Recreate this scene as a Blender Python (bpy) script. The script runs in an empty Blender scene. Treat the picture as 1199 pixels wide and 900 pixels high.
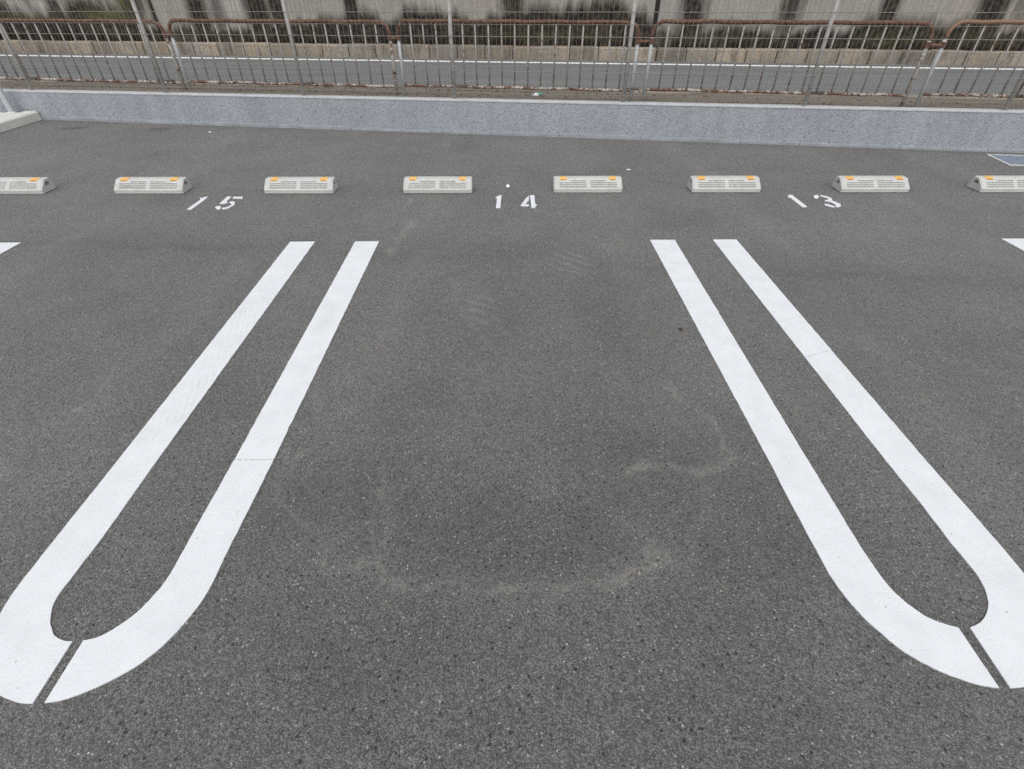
import bpy, bmesh, math, random
import numpy as np
from mathutils import Vector, Matrix, noise as mnoise

random.seed(7)
rng = np.random.default_rng(7)
scene = bpy.context.scene
COL = scene.collection

# ------------------------------------------------------------------ frames
# lot frame = world: x across the bays, y away from the camera.
def frame(deg, o=(0.0, 6.45, 0.0)):
    a = math.radians(deg)
    T = Vector((math.cos(a), math.sin(a), 0)); N = Vector((-T.y, T.x, 0)); O = Vector(o)
    return lambda t, n, z: O + T * t + N * n + Vector((0, 0, z))
WALL_DEG = -8.434
STREET_DEG = -6.534
W = frame(WALL_DEG)          # low wall, mesh fence, barriers
S = frame(STREET_DEG)        # road, far kerb, retaining wall
def wall_top(t): return .348 + .005 * t

# ------------------------------------------------------------------ mesh helpers
class MB:
    def __init__(s): s.v = []; s.f = []
    def add(s, vs, fs):
        b = len(s.v); s.v += [tuple(v) for v in vs]; s.f += [tuple(i + b for i in f) for f in fs]
    def box(s, P, t0, t1, n0, n1, z0, z1):
        z0 = z0 if isinstance(z0, tuple) else (z0, z0); z1 = z1 if isinstance(z1, tuple) else (z1, z1)
        vs = [P(t0, n0, z0[0]), P(t1, n0, z0[1]), P(t1, n1, z0[1]), P(t0, n1, z0[0]),
              P(t0, n0, z1[0]), P(t1, n0, z1[1]), P(t1, n1, z1[1]), P(t0, n1, z1[0])]
        s.add(vs, [(0, 3, 2, 1), (4, 5, 6, 7), (0, 1, 5, 4), (1, 2, 6, 5), (2, 3, 7, 6), (3, 0, 4, 7)])
    def tube(s, pts, r, k=8):
        pts = [Vector(p) for p in pts]; n = len(pts); vs = []; fs = []
        ref = Vector((0, 0, 1))
        d0 = (pts[1] - pts[0]).normalized()
        if abs(d0.dot(ref)) > .95: ref = Vector((.15, 1, 0)).normalized()
        for i, p in enumerate(pts):
            d = (pts[min(i + 1, n - 1)] - pts[max(i - 1, 0)]).normalized()
            a = d.cross(ref)
            if a.length < 1e-4: a = d.cross(Vector((1, .2, 0)))
            a.normalize(); b = d.cross(a).normalized(); ref = -d.cross(a).cross(a).cross(a) if False else ref
            rr = r[i] if isinstance(r, (list, tuple)) else r
            for j in range(k):
                an = 2 * math.pi * j / k
                vs.append(p + a * (math.cos(an) * rr) + b * (math.sin(an) * rr))
        for i in range(n - 1):
            for j in range(k):
                j2 = (j + 1) % k
                fs.append((i * k + j, i * k + j2, (i + 1) * k + j2, (i + 1) * k + j))
        fs.append(tuple(range(k - 1, -1, -1))); fs.append(tuple((n - 1) * k + j for j in range(k)))
        s.add(vs, fs)
    def slab(s, poly, z0, z1):
        n = len(poly)
        area = sum(poly[i][0] * poly[(i + 1) % n][1] - poly[(i + 1) % n][0] * poly[i][1] for i in range(n))
        if area < 0: poly = poly[::-1]
        vs = [(x, y, z0) for x, y in poly] + [(x, y, z1) for x, y in poly]
        s.add(vs, [tuple(range(n, 2 * n))] + [(i, (i + 1) % n, n + (i + 1) % n, n + i) for i in range(n)])
    def build(s, name, mat, parent=None, origin=None, smooth=False, bevel=0):
        if origin is None: origin = Vector((0, 0, 0))
        me = bpy.data.meshes.new(name)
        me.from_pydata([tuple(Vector(v) - origin) for v in s.v], [], s.f)
        me.update()
        bm = bmesh.new(); bm.from_mesh(me); bmesh.ops.recalc_face_normals(bm, faces=bm.faces); bm.to_mesh(me); bm.free()
        if mat: me.materials.append(mat)
        if smooth:
            for p in me.polygons: p.use_smooth = True
        o = bpy.data.objects.new(name, me); COL.objects.link(o)
        if parent: o.parent = parent
        else: o.location = origin
        if bevel:
            m = o.modifiers.new('bevel', 'BEVEL'); m.width = bevel; m.segments = 2; m.limit_method = 'ANGLE'
        return o

def tag(o, label=None, cat=None, group=None, kind=None):
    if label: o['label'] = label
    if cat: o['category'] = cat
    if group: o['group'] = group
    if kind: o['kind'] = kind
    return o
def empty(name, loc, label, cat, group=None):
    o = bpy.data.objects.new(name, None); COL.objects.link(o); o.location = loc; o.empty_display_size = .1
    return tag(o, label, cat, group)
def copy_tree(o, parent=None):
    c = o.copy(); COL.objects.link(c)
    if parent: c.parent = parent
    for ch in list(o.children): copy_tree(ch, c)
    return c

# ------------------------------------------------------------------ material helpers
class NT:
    def __init__(s, name):
        s.m = bpy.data.materials.new(name); s.m.use_nodes = True; s.t = s.m.node_tree; s.N = s.t.nodes
        s.b = s.N['Principled BSDF']
    def link(s, a, b): s.t.links.new(a, b)
    def n(s, ty, **kw):
        x = s.N.new(ty)
        for k, v in kw.items(): setattr(x, k, v)
        return x
    def put(s, sock, v):
        if isinstance(v, bpy.types.NodeSocket): s.link(v, sock)
        elif isinstance(v, tuple) and len(v) == 3 and sock.type == 'RGBA': sock.default_value = (*v, 1)
        else: sock.default_value = v
    def pos(s): return s.n('ShaderNodeNewGeometry').outputs['Position']
    def objc(s): return s.n('ShaderNodeTexCoord').outputs['Object']
    def map(s, vec, scale=(1, 1, 1), rot=(0, 0, 0), loc=(0, 0, 0)):
        x = s.n('ShaderNodeMapping'); s.link(vec, x.inputs[0]); x.inputs['Scale'].default_value = scale
        x.inputs['Rotation'].default_value = rot; x.inputs['Location'].default_value = loc
        return x.outputs[0]
    def noise(s, vec, scale, detail=3, rough=.55, dist=0):
        x = s.n('ShaderNodeTexNoise'); s.link(vec, x.inputs['Vector']); x.inputs['Scale'].default_value = scale
        x.inputs['Detail'].default_value = detail; x.inputs['Roughness'].default_value = rough; x.inputs['Distortion'].default_value = dist
        return x.outputs['Fac']
    def voro(s, vec, scale, rnd=1.0, flat=False):
        x = s.n('ShaderNodeTexVoronoi'); x.voronoi_dimensions = '2D' if flat else '3D'; s.link(vec, x.inputs['Vector']); x.inputs['Scale'].default_value = scale
        x.inputs['Randomness'].default_value = rnd
        sep = s.n('ShaderNodeSeparateColor'); s.link(x.outputs['Color'], sep.inputs[0])
        return x.outputs['Distance'], sep.outputs[0], sep.outputs[1]
    def math(s, op, a, b=0.0, c=0.0, clamp=False):
        x = s.n('ShaderNodeMath', operation=op, use_clamp=clamp)
        s.put(x.inputs[0], a); s.put(x.inputs[1], b); s.put(x.inputs[2], c)
        return x.outputs[0]
    def rng(s, v, a, b, c=0.0, d=1.0, smooth=False):
        x = s.n('ShaderNodeMapRange'); x.clamp = True
        if smooth: x.interpolation_type = 'SMOOTHSTEP'
        s.put(x.inputs[0], v)
        for i, q in enumerate((a, b, c, d)): x.inputs[i + 1].default_value = q
        return x.outputs[0]
    def mix(s, f, a, b, mode='MIX'):
        x = s.n('ShaderNodeMix', data_type='RGBA', blend_type=mode)
        s.put(x.inputs[0], f); s.put(x.inputs[6], a); s.put(x.inputs[7], b)
        return x.outputs[2]
    def grey(s, v):
        x = s.n('ShaderNodeCombineColor'); [s.link(v, i) for i in x.inputs[:3]]; return x.outputs[0]
    def mul(s, col, v): return s.mix(1.0, col, s.grey(v), 'MULTIPLY')
    def attr(s, name): return s.n('ShaderNodeAttribute', attribute_name=name).outputs['Fac']
    def bump(s, h, strength=.5, dist=.01, normal=None):
        x = s.n('ShaderNodeBump'); x.inputs['Strength'].default_value = strength; x.inputs['Distance'].default_value = dist
        s.link(h, x.inputs['Height'])
        if normal: s.link(normal, x.inputs['Normal'])
        return x.outputs[0]
    def done(s, col, rough=.8, normal=None, spec=.5, metal=0):
        s.put(s.b.inputs['Base Color'], col); s.put(s.b.inputs['Roughness'], rough)
        s.b.inputs['Specular IOR Level'].default_value = spec; s.b.inputs['Metallic'].default_value = metal
        if normal: s.link(normal, s.b.inputs['Normal'])
        return s.m

def mat_asphalt():
    k = NT('asphalt'); p = k.pos()
    d1, r1, g1 = k.voro(p, 120, flat=True); d1b, r1b, g1b = k.voro(p, 270, flat=True)
    # stones: most of them dark in their binder, some grey, a few pale faces
    stone = k.math('ADD', k.math('MULTIPLY', r1, .20), k.math('MULTIPLY', k.math('POWER', r1b, 1.7), .90))
    val = k.rng(stone, .05, 1.1, .052, .205)
    edge = k.rng(d1b, .2, .6, 1.12, .70); val = k.math('MULTIPLY', val, edge)
    fine = k.noise(p, 480, 2, .65); val = k.math('MULTIPLY', val, k.rng(fine, .28, .72, .66, 1.34))
    med = k.noise(p, 38, 3, .65); val = k.math('MULTIPLY', val, k.rng(med, .3, .7, .92, 1.08))
    big = k.noise(p, 1.3, 2, .6); val = k.math('MULTIPLY', val, k.rng(big, .3, .7, .86, 1.13))
    big2 = k.noise(p, 7, 2, .6); val = k.math('MULTIPLY', val, k.rng(big2, .3, .7, .94, 1.06))
    # pale dust rims, scuffs and the dark damp crease (stains with shapes of their own)
    dustn = k.noise(p, 60, 2, .7)
    pale = k.math('MULTIPLY', k.attr('pale'), k.rng(dustn, .3, .65, .45, 1.0))
    dark = k.math('MULTIPLY', k.attr('dark'), k.rng(k.noise(p, 22, 3, .6), .3, .7, .5, 1.0))
    val = k.math('MULTIPLY', val, k.math('SUBTRACT', 1.0, k.math('MULTIPLY', dark, .75)))
    col = k.mix(1.0, k.grey(val), k.mix(k.rng(k.noise(p, 2.2, 2), .35, .65), (1.0, .98, .925), (1.0, .99, .945)), 'MULTIPLY')
    col = k.mix(k.math('MULTIPLY', pale, .62), col, (.29, .28, .257))
    # open pits between stones, and a few pale chips
    wob = k.math('MULTIPLY', k.math('SUBTRACT', k.noise(p, 150, 2), .5), .35)
    dp, rp, gp = k.voro(p, 40, flat=True)
    pit = k.math('MULTIPLY', k.rng(rp, .875, .885), k.rng(k.math('ADD', dp, wob), .12, .21, 1, 0))
    dq, rq, gq = k.voro(k.map(p, loc=(1.3, 4.7, 0)), 90, flat=True)
    pit2 = k.math('MULTIPLY', k.rng(rq, .94, .95), k.rng(k.math('ADD', dq, wob), .17, .31, 1, 0))
    pit = k.math('MAXIMUM', k.math('MULTIPLY', pit, k.rng(gp, 0, .5, .5, 1)), k.math('MULTIPLY', pit2, .8))
    col = k.mix(k.math('MULTIPLY', pit, .95), col, (.006, .006, .006))
    dc, rc, gc = k.voro(k.map(p, loc=(3.3, 1.7, 0)), 85, flat=True)
    chip = k.math('MULTIPLY', k.rng(rc, .93, .94), k.rng(k.math('ADD', dc, wob), .14, .28, 1, 0))
    col = k.mix(k.math('MULTIPLY', chip, k.rng(gc, 0, 1, .1, .85)), col, (.46, .44, .41))
    h = k.math('ADD', k.math('MULTIPLY', d1b, -.55), k.math('MULTIPLY', fine, .35))
    h = k.math('SUBTRACT', h, k.math('MULTIPLY', pit, .8))
    k.b.inputs['Sheen Weight'].default_value = .16; k.b.inputs['Sheen Roughness'].default_value = .55
    k.b.inputs['Sheen Tint'].default_value = (1, .97, .93, 1)
    return k.done(col, .70, k.bump(h, .6, .006), .5)

def mat_road():
    k = NT('road_asphalt'); p = k.pos()
    v = k.rng(k.noise(p, 60, 4, .7), .3, .7, .115, .19)
    v = k.math('MULTIPLY', v, k.rng(k.noise(k.map(p, (.3, 2.0, 1), (0, 0, math.radians(6.5))), 1.5, 4), .3, .7, .86, 1.14))
    col = k.mix(1.0, k.grey(v), (.97, 1.0, .99), 'MULTIPLY')
    return k.done(col, .85, k.bump(k.noise(p, 90, 2), .4, .006), .3)

def mat_paint(name='line_paint', scuff=True):
    k = NT(name); p = k.pos()
    n1 = k.noise(p, 9, 5, .6); n2 = k.noise(p, 160, 3, .7)
    col = k.mix(k.rng(n1, .35, .7), (.675, .70, .715), (.62, .642, .655))
    col = k.mix(k.math('MULTIPLY', k.rng(n2, .56, .72), .30), col, (.56, .56, .55))
    # pinholes and hairline cracks
    d, r, g = k.voro(p, 55)
    # binder showing through where the film is thin, and a few transverse hairlines
    thin = k.math('MULTIPLY', k.rng(k.noise(p, 3.1, 4, .6), .50, .72), k.rng(k.noise(p, 240, 2, .7), .52, .66))
    col = k.mix(k.math('MULTIPLY', thin, .38), col, (.30, .30, .295))
    sp = k.n('ShaderNodeSeparateXYZ'); k.link(p, sp.inputs[0]); X, Y = sp.outputs[0], sp.outputs[1]
    def seam(x0, x1, y0, slope, w, f):      # a lap where one pass of paint stopped
        e = k.math('ABSOLUTE', k.math('SUBTRACT', k.math('ADD', k.math('MULTIPLY', X, slope), y0), k.math('ADD', Y, k.math('MULTIPLY', k.noise(p, 30, 2), .006))))
        q = k.math('MULTIPLY', k.rng(e, w * .4, w, f, 0), k.math('MULTIPLY', k.rng(X, x0, x0 + .004), k.rng(X, x1 - .004, x1, 1, 0)))
        return k.math('MULTIPLY', q, k.rng(k.noise(p, 60, 2), .35, .6, .2, 1))
    for sm_ in (seam(-1.09, -.90, 1.356, 0, .0032, .75), seam(1.42, 1.63, 1.46, .38, .006, .35), seam(1.42, 1.63, 1.78, .38, .005, .22), seam(.98, 1.2, 3.0, .05, .006, .18)):
        col = k.mix(sm_, col, (.22, .22, .215))
    col = k.mix(k.math('MULTIPLY', k.rng(r, .955, .965), k.rng(d, .10, .16, .7, 0)), col, (.12, .12, .12))
    if scuff:
        def blob(cx, cy, sx, sy, rot):
            q = k.map(p, (1 / sx, 1 / sy, 0), (0, 0, 0), (-cx / sx, -cy / sy, 0))
            l = k.n('ShaderNodeVectorMath', operation='LENGTH'); k.link(q, l.inputs[0]); return k.rng(l.outputs['Value'], .35, 1, 1, 0, True)
        m = k.math('MAXIMUM', blob(-1.44, 2.35, .13, .42, 0), blob(-1.43, 1.75, .10, .55, 0))
        w = k.n('ShaderNodeTexWave'); w.wave_type = 'BANDS'; w.bands_direction = 'DIAGONAL'
        k.link(k.map(p, (1, 1, 0), (0, 0, .5)), w.inputs['Vector']); w.inputs['Scale'].default_value = 16; w.inputs['Distortion'].default_value = 3
        w.inputs['Detail'].default_value = 2
        tr = k.math('MULTIPLY', m, k.math('MULTIPLY', k.rng(w.outputs['Fac'], .35, .8), k.rng(k.noise(p, 14, 4), .38, .62)))
        col = k.mix(k.math('MULTIPLY', tr, .19), col, (.42, .41, .39))
        m2 = blob(-1.00, 2.4, .06, .25, 0)
        col = k.mix(k.math('MULTIPLY', m2, .12), col, (.45, .44, .42))
    return k.done(col, .6, k.bump(k.noise(p, 130, 3, .6), .25, .004), .4)

def mat_stop():
    k = NT('wheel_stop_concrete'); o = k.objc(); p = k.pos()
    rnd = k.n('ShaderNodeObjectInfo').outputs['Random']
    n1 = k.noise(p, 14, 4, .6)
    col = k.mix(k.rng(n1, .3, .7), (.51, .518, .50), (.44, .446, .428))
    col = k.mix(k.math('MULTIPLY', k.rng(k.noise(p, 60, 3, .7), .52, .75), .22), col, (.36, .36, .34))
    st = k.math('MULTIPLY', k.rng(k.noise(k.map(p, (6, 6, 30)), 2.4, 4, .6), .58, .72), k.rng(rnd, .2, 1, .05, .5))
    col = k.mix(st, col, (.36, .27, .19))
    rub = k.math('MULTIPLY', k.rng(k.noise(k.map(p, (3, 8, 14)), 2.6, 5, .7), .60, .72), k.rng(rnd, .45, 1, 0, .55))
    col = k.mix(rub, col, (.10, .098, .095))
    d, r, g = k.voro(p, 42)
    col = k.mix(k.math('MULTIPLY', k.rng(r, .95, .96), k.rng(d, .15, .28, .6, 0)), col, (.16, .15, .14))
    return k.done(col, .8, k.bump(k.noise(p, 90, 2), .05, .002), .3)

def mat_simple(name, a, b, scale=20, rough=.7, metal=0, spec=.4, bump=.15):
    k = NT(name); p = k.pos(); f = k.rng(k.noise(p, scale, 4, .6), .32, .68)
    return k.done(k.mix(f, a, b), rough, k.bump(k.noise(p, scale * 6, 3), bump, .004) if bump else None, spec, metal)

def mat_roughcast():
    k = NT('roughcast_render'); p = k.pos()
    d, r, g = k.voro(p, 75); d2, r2, g2 = k.voro(p, 150)
    big = k.noise(p, 1.6, 4, .6)
    col = k.mix(k.rng(big, .3, .7), (.303, .326, .356), (.343, .364, .390))
    s = k.math('ADD', k.math('MULTIPLY', r, .6), k.math('MULTIPLY', r2, .5))
    q = k.map(p, (1, 1, .12)); col = k.mul(col, k.rng(k.noise(q, 5, 4, .7), .32, .68, .90, 1.07))     # rain runs
    col = k.mul(col, k.rng(s, .1, 1, .80, 1.20))
    col = k.mix(k.rng(g, .96, .98, 0, .45), col, (.07, .08, .10))
    col = k.mix(k.rng(r2, .95, .97, 0, .4), col, (.62, .64, .67))
    h = k.math('ADD', k.math('MULTIPLY', d, -1.0), k.math('MULTIPLY', d2, -.5))
    return k.done(col, .85, k.bump(h, .45, .006), .3)

def mat_rust(name, amt, paint=(.40, .38, .35), gain=1.0):
    """weathered painted steel; amt = share of rust"""
    k = NT(name); p = k.pos()
    n = k.noise(p, 9, 5, .65, .4); n2 = k.noise(p, 45, 4, .7)
    m = k.math('ADD', k.math('MULTIPLY', n, .55), k.math('MULTIPLY', n2, .45))
    lo = .5 + (.5 - amt) * .42
    f = k.rng(m, lo - .03, lo + .03)
    rust = k.mix(k.rng(k.noise(p, 26, 4, .7), .38, .62), (.068, .035, .025), (.172, .092, .062))
    rust = k.mix(k.math('MULTIPLY', k.rng(n2, .55, .70), .6), rust, (.27, .18, .135))
    if gain != 1: rust = k.mix(.45, rust, (.36, .225, .15))
    col = k.mix(f, paint, rust)
    return k.done(col, k.rng(f, 0, 1, .5, .9), k.bump(m, .4, .003), .4)

def mat_retaining():
    k = NT('stained_concrete'); p = k.pos()
    ps = k.map(p, (1, 1, .10))                                 # stretched in z: rain streaks
    base = k.mix(k.rng(k.noise(p, 1.4, 4, .6), .35, .65), (.375, .34, .29), (.30, .28, .245))
    base = k.mix(k.rng(k.noise(p, .28, 2), .40, .60), base, k.mix(.5, base, (.27, .285, .265)))
    base = k.mul(base, k.rng(k.noise(ps, 20, 4, .7), .3, .7, .80, 1.15))
    base = k.mul(base, k.rng(k.noise(p, 30, 4, .75), .3, .7, .80, 1.14))
    sn = k.noise(ps, 12, 5, .75); sf = k.noise(ps, 34, 4, .7)
    dirt = k.attr('dirt')
    f = k.math('ADD', k.math('MULTIPLY', dirt, 1.35), k.math('ADD', k.math('MULTIPLY', sn, 1.1), k.math('MULTIPLY', sf, .6)))
    f = k.rng(f, 1.0, 1.75)
    f = k.math('MULTIPLY', f, k.rng(dirt, 0, .12))
    black = k.mix(k.rng(k.noise(p, 14, 4, .7), .42, .62), (.010, .011, .010), (.062, .048, .034))
    col = k.mix(f, base, black)
    moss = k.math('MULTIPLY', k.attr('moss'), k.rng(k.noise(p, 16, 5, .75), .36, .60))
    col = k.mix(k.math('MULTIPLY', moss, .85), col, (.105, .115, .032))
    efl = k.math('MULTIPLY', k.attr('efflo'), k.rng(k.noise(ps, 14, 4, .7), .42, .62))
    col = k.mix(k.math('MULTIPLY', efl, .6), col, (.48, .47, .43))
    return k.done(col, .9, k.bump(k.noise(p, 40, 4, .7), .5, .01), .25)

def mat_kerb():
    k = NT('kerb_concrete'); p = k.pos()
    c = k.mix(k.rng(k.noise(p, 1.6, 3), .38, .62), (.34, .285, .215), (.26, .235, .20))
    q = k.map(p, (1, 1, 0), (0, 0, math.radians(6.534)))
    sx = k.n('ShaderNodeSeparateXYZ'); k.link(q, sx.inputs[0])
    cell = k.math('FLOOR', k.math('MULTIPLY', k.math('ADD', sx.outputs[0], .735), 1 / .558))
    wn = k.n('ShaderNodeTexWhiteNoise'); wn.noise_dimensions = '1D'; k.link(cell, wn.inputs['W'])
    c = k.mul(c, k.rng(wn.outputs['Value'], 0, 1, .72, 1.2))
    c = k.mul(c, k.rng(k.noise(p, 22, 4, .7), .3, .7, .72, 1.2))
    c = k.mix(k.rng(k.noise(k.map(p, (1, 1, .2)), 5, 5, .7), .50, .70, 0, .8), c, (.06, .052, .043))
    return k.done(c, .9, k.bump(k.noise(p, 60, 3), .4, .005), .25)

def mat_verge():
    k = NT('verge_dirt'); p = k.pos()
    q = k.map(p, (.5, 5, 1), (0, 0, math.radians(8.4)))
    c = k.mix(k.rng(k.noise(q, 2.2, 5, .7), .35, .65), (.20, .175, .145), (.115, .098, .078))
    c = k.mix(k.rng(k.noise(p, 40, 4, .7), .5, .7, 0, .7), c, (.27, .245, .20))
    c = k.mix(k.rng(k.noise(p, 16, 4, .7), .58, .70, 0, .7), c, (.055, .05, .03))
    return k.done(c, .95, k.bump(k.noise(p, 50, 4), .6, .01), .2)

M = dict(
    asphalt=mat_asphalt(), road=mat_road(), paint=mat_paint(), number=mat_paint('number_paint', False),
    stop=mat_stop(), cast=mat_roughcast(), retain=mat_retaining(), kerb=mat_kerb(), verge=mat_verge(),
    cap=mat_simple('coping_mortar', (.50, .51, .52), (.41, .42, .435), 8, .8),
    skirt=mat_simple('skirting_mortar', (.35, .375, .40), (.245, .265, .285), 6, .8),
    slab=mat_simple('pale_concrete', (.63, .62, .585), (.53, .52, .485), 9, .85, bump=.3),
    pave=mat_simple('paving_concrete', (.60, .59, .555), (.52, .51, .475), 5, .85, bump=.3),
    galv=mat_simple('galvanised_steel', (.40, .40, .39), (.33, .325, .31), 12, .55, 0.15),
    wire=mat_simple('fence_wire', (.25, .243, .225), (.18, .17, .155), 25, .6, .1, bump=0),
    post=mat_simple('fence_post_coating', (.40, .39, .37), (.34, .33, .31), 10, .55, .05),
    silver=mat_simple('pale_steel_pole', (.74, .77, .81), (.67, .70, .74), 6, .5, .0),
    clamp=mat_simple('dark_clamp', (.07, .065, .06), (.12, .10, .09), 40, .7),
    amber=mat_simple('amber_reflector', (.80, .49, .13), (.74, .42, .09), 60, .3, bump=0),
    amber_dark=mat_simple('amber_reflector_lens', (.36, .13, .012), (.42, .17, .015), 60, .35, bump=0),
    recess=mat_simple('recess_plastic', (.22, .225, .22), (.17, .175, .17), 30, .8),
    rust_top=mat_rust('rusted_rail', .86), rust_pale=mat_rust('pale_rusted_rail', .80, gain=1.5), rust_bar=mat_rust('bar_worn_paint', .34, (.31, .295, .275)),
    rust_bot=mat_rust('rail_flaking_paint', .55, (.43, .405, .37)), rust_post=mat_rust('post_rusted', .42, (.36, .345, .32)),
    post_pale=mat_rust('post_pale_paint', .10, (.42, .44, .45)),
    cover=mat_simple('cover_concrete', (.20, .24, .30), (.14, .17, .215), 14, .8, bump=.4),
    cframe=mat_simple('cover_frame_metal', (.66, .655, .63), (.52, .515, .49), 20, .55),
    white_scrap=mat_simple('paper_white', (.82, .84, .84), (.76, .78, .79), 30, .7, bump=0),
    green_scrap=mat_simple('wrapper_green', (.04, .20, .12), (.05, .25, .15), 30, .5, bump=0),
    leafm=mat_simple('dry_leaf', (.035, .025, .015), (.06, .04, .022), 60, .8, bump=0),
    litterm=mat_simple('leaf_litter_brown', (.17, .115, .065), (.07, .05, .03), 9, .9, bump=0),
    weedm=mat_simple('weed_blades', (.018, .020, .010), (.06, .043, .024), 7, .85, bump=0),
    rline=mat_simple('road_line_paint', (.80, .81, .80), (.70, .71, .70), 12, .7),
    soil=mat_simple('hill_soil', (.10, .10, .05), (.07, .075, .035), .6, .95, bump=.5),
    gravel=mat_simple('outer_ground', (.13, .125, .115), (.10, .098, .09), .8, .95, bump=.3),
    gap=mat_simple('joint_filler_and_shadow', (.02, .02, .02), (.03, .028, .025), 20, .9),  # joints, and the contact shadow coloured in under the wheel stops
)

# ------------------------------------------------------------------ the setting
def grid(name, xs, ys, z, mat, fpos=None, attrs=None, parent=None, kind=None):
    X, Y = np.meshgrid(xs, ys); nx, ny = len(xs), len(ys)
    co = np.stack([X.ravel(), Y.ravel(), np.full(X.size, z)], 1) if fpos is None else fpos(X.ravel(), Y.ravel())
    idx = np.arange(nx * ny).reshape(ny, nx)
    q = np.stack([idx[:-1, :-1].ravel(), idx[:-1, 1:].ravel(), idx[1:, 1:].ravel(), idx[1:, :-1].ravel()], 1)
    me = bpy.data.meshes.new(name)
    me.vertices.add(len(co)); me.vertices.foreach_set('co', co.astype(np.float32).ravel())
    me.loops.add(q.size); me.loops.foreach_set('vertex_index', q.ravel().astype(np.int32))
    me.polygons.add(len(q)); me.polygons.foreach_set('loop_start', np.arange(0, q.size, 4, dtype=np.int32))
    me.update(calc_edges=True); me.validate()
    for an, fn in (attrs or {}).items():
        a = me.attributes.new(an, 'FLOAT', 'POINT'); a.data.foreach_set('value', fn(X.ravel(), Y.ravel()).astype(np.float32))
    me.materials.append(mat)
    o = bpy.data.objects.new(name, me); COL.objects.link(o)
    if parent: o.parent = parent
    if kind: o['kind'] = kind
    return o

def vnoise(x, y, s, seed=0):
    """cheap value noise in numpy"""
    def h(ix, iy):
        v = np.sin(ix * 127.1 + iy * 311.7 + seed * 74.7) * 43758.5453
        return v - np.floor(v)
    x = x * s; y = y * s; ix = np.floor(x); iy = np.floor(y); fx = x - ix; fy = y - iy
    fx = fx * fx * (3 - 2 * fx); fy = fy * fy * (3 - 2 * fy)
    return (h(ix, iy) * (1 - fx) + h(ix + 1, iy) * fx) * (1 - fy) + (h(ix, iy + 1) * (1 - fx) + h(ix + 1, iy + 1) * fx) * fy

def pdist(x, y, pts):
    d = np.full(x.shape, 9.0)
    for (ax, ay), (bx, by) in zip(pts[:-1], pts[1:]):
        L2 = (bx - ax) ** 2 + (by - ay) ** 2
        t = np.clip(((x - ax) * (bx - ax) + (y - ay) * (by - ay)) / L2, 0, 1)
        d = np.minimum(d, np.hypot(x - ax - t * (bx - ax), y - ay - t * (by - ay)))
    return d

TIDE = [  # pale dried-water rims: points, core width, halo width, strength
    ([(-.88, 1.42), (-.8324, 1.1524), (-.752, 1.1147), (-.6861, 1.0694), (-.623, 1.001), (-.5773, .9366), (-.5399, .8982), (-.4664, .9021), (-.4172, .9176), (-.389, .8866), (-.3353, .8455), (-.2671, .828), (-.19, .8443),
      (-.1356, .8186), (-.0311, .8013), (.0729, .8142), (.1915, .8271), (.33, .845), (.44, .88), (.5113, .8972)], .011, .05, .40),
    ([(.4016, 1.0782), (.4391, 1.0089), (.4656, .936), (.5113, .8972), (.5541, .9044)], .012, .05, .50),
    ([(.5113, .8972), (.60, .98), (.68, 1.12), (.72, 1.28)], .012, .06, .25),
    ([(.74, 1.80), (.7642, 1.6854), (.8425, 1.5744), (.8629, 1.472), (.8673, 1.3544), (.8188, 1.2892), (.7194, 1.2815), (.6305, 1.3122), (.45, 1.30)], .011, .06, .50),
    ([(-.50, 1.35), (-.42, 1.12), (-.40, .95)], .010, .04, .30),
    ([(-1.8692, 1.6622), (-1.8415, 1.796), (-1.8801, 1.9573)], .010, .02, .7),
    ([(-.8194, 4.0519), (-.8239, 4.3119)], .010, .02, .5),
    ([(-.7969, 3.2058), (-.775, 3.4), (-.7517, 3.6149), (-.72, 3.75)], .03, .08, .5),
    ([(-.90, 2.55), (-.80, 2.62), (-.70, 2.60)], .01, .05, .25),
    ([(1.8492, 2.1435), (1.9115, 1.9596), (1.9696, 1.8585)], .012, .03, .35),
    ([(-.86, 1.75), (-.80, 1.50), (-.83, 1.2)], .012, .10, .25),
    ([(.60, 3.75), (.66, 3.35), (.70, 2.9)], .012, .05, .25),
    ([(-2.6, 1.55), (-2.2, 1.45), (-1.9, 1.30)], .05, .2, .22),
    ([(-.35, 2.85), (-.25, 2.45), (-.1, 2.1)], .008, .02, .20),
    ([(.2, 4.0), (.45, 3.95)], .02, .05, .25),
]
CREASE = [(-5.5, 3.53), (-3.5733, 3.4407), (-2.9773, 3.4062), (-1.7324, 3.3237), (-.774, 3.2056), (.7937, 3.0123), (1.8035, 2.931), (3.0995, 2.7274), (5.5, 2.45)]

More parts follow.
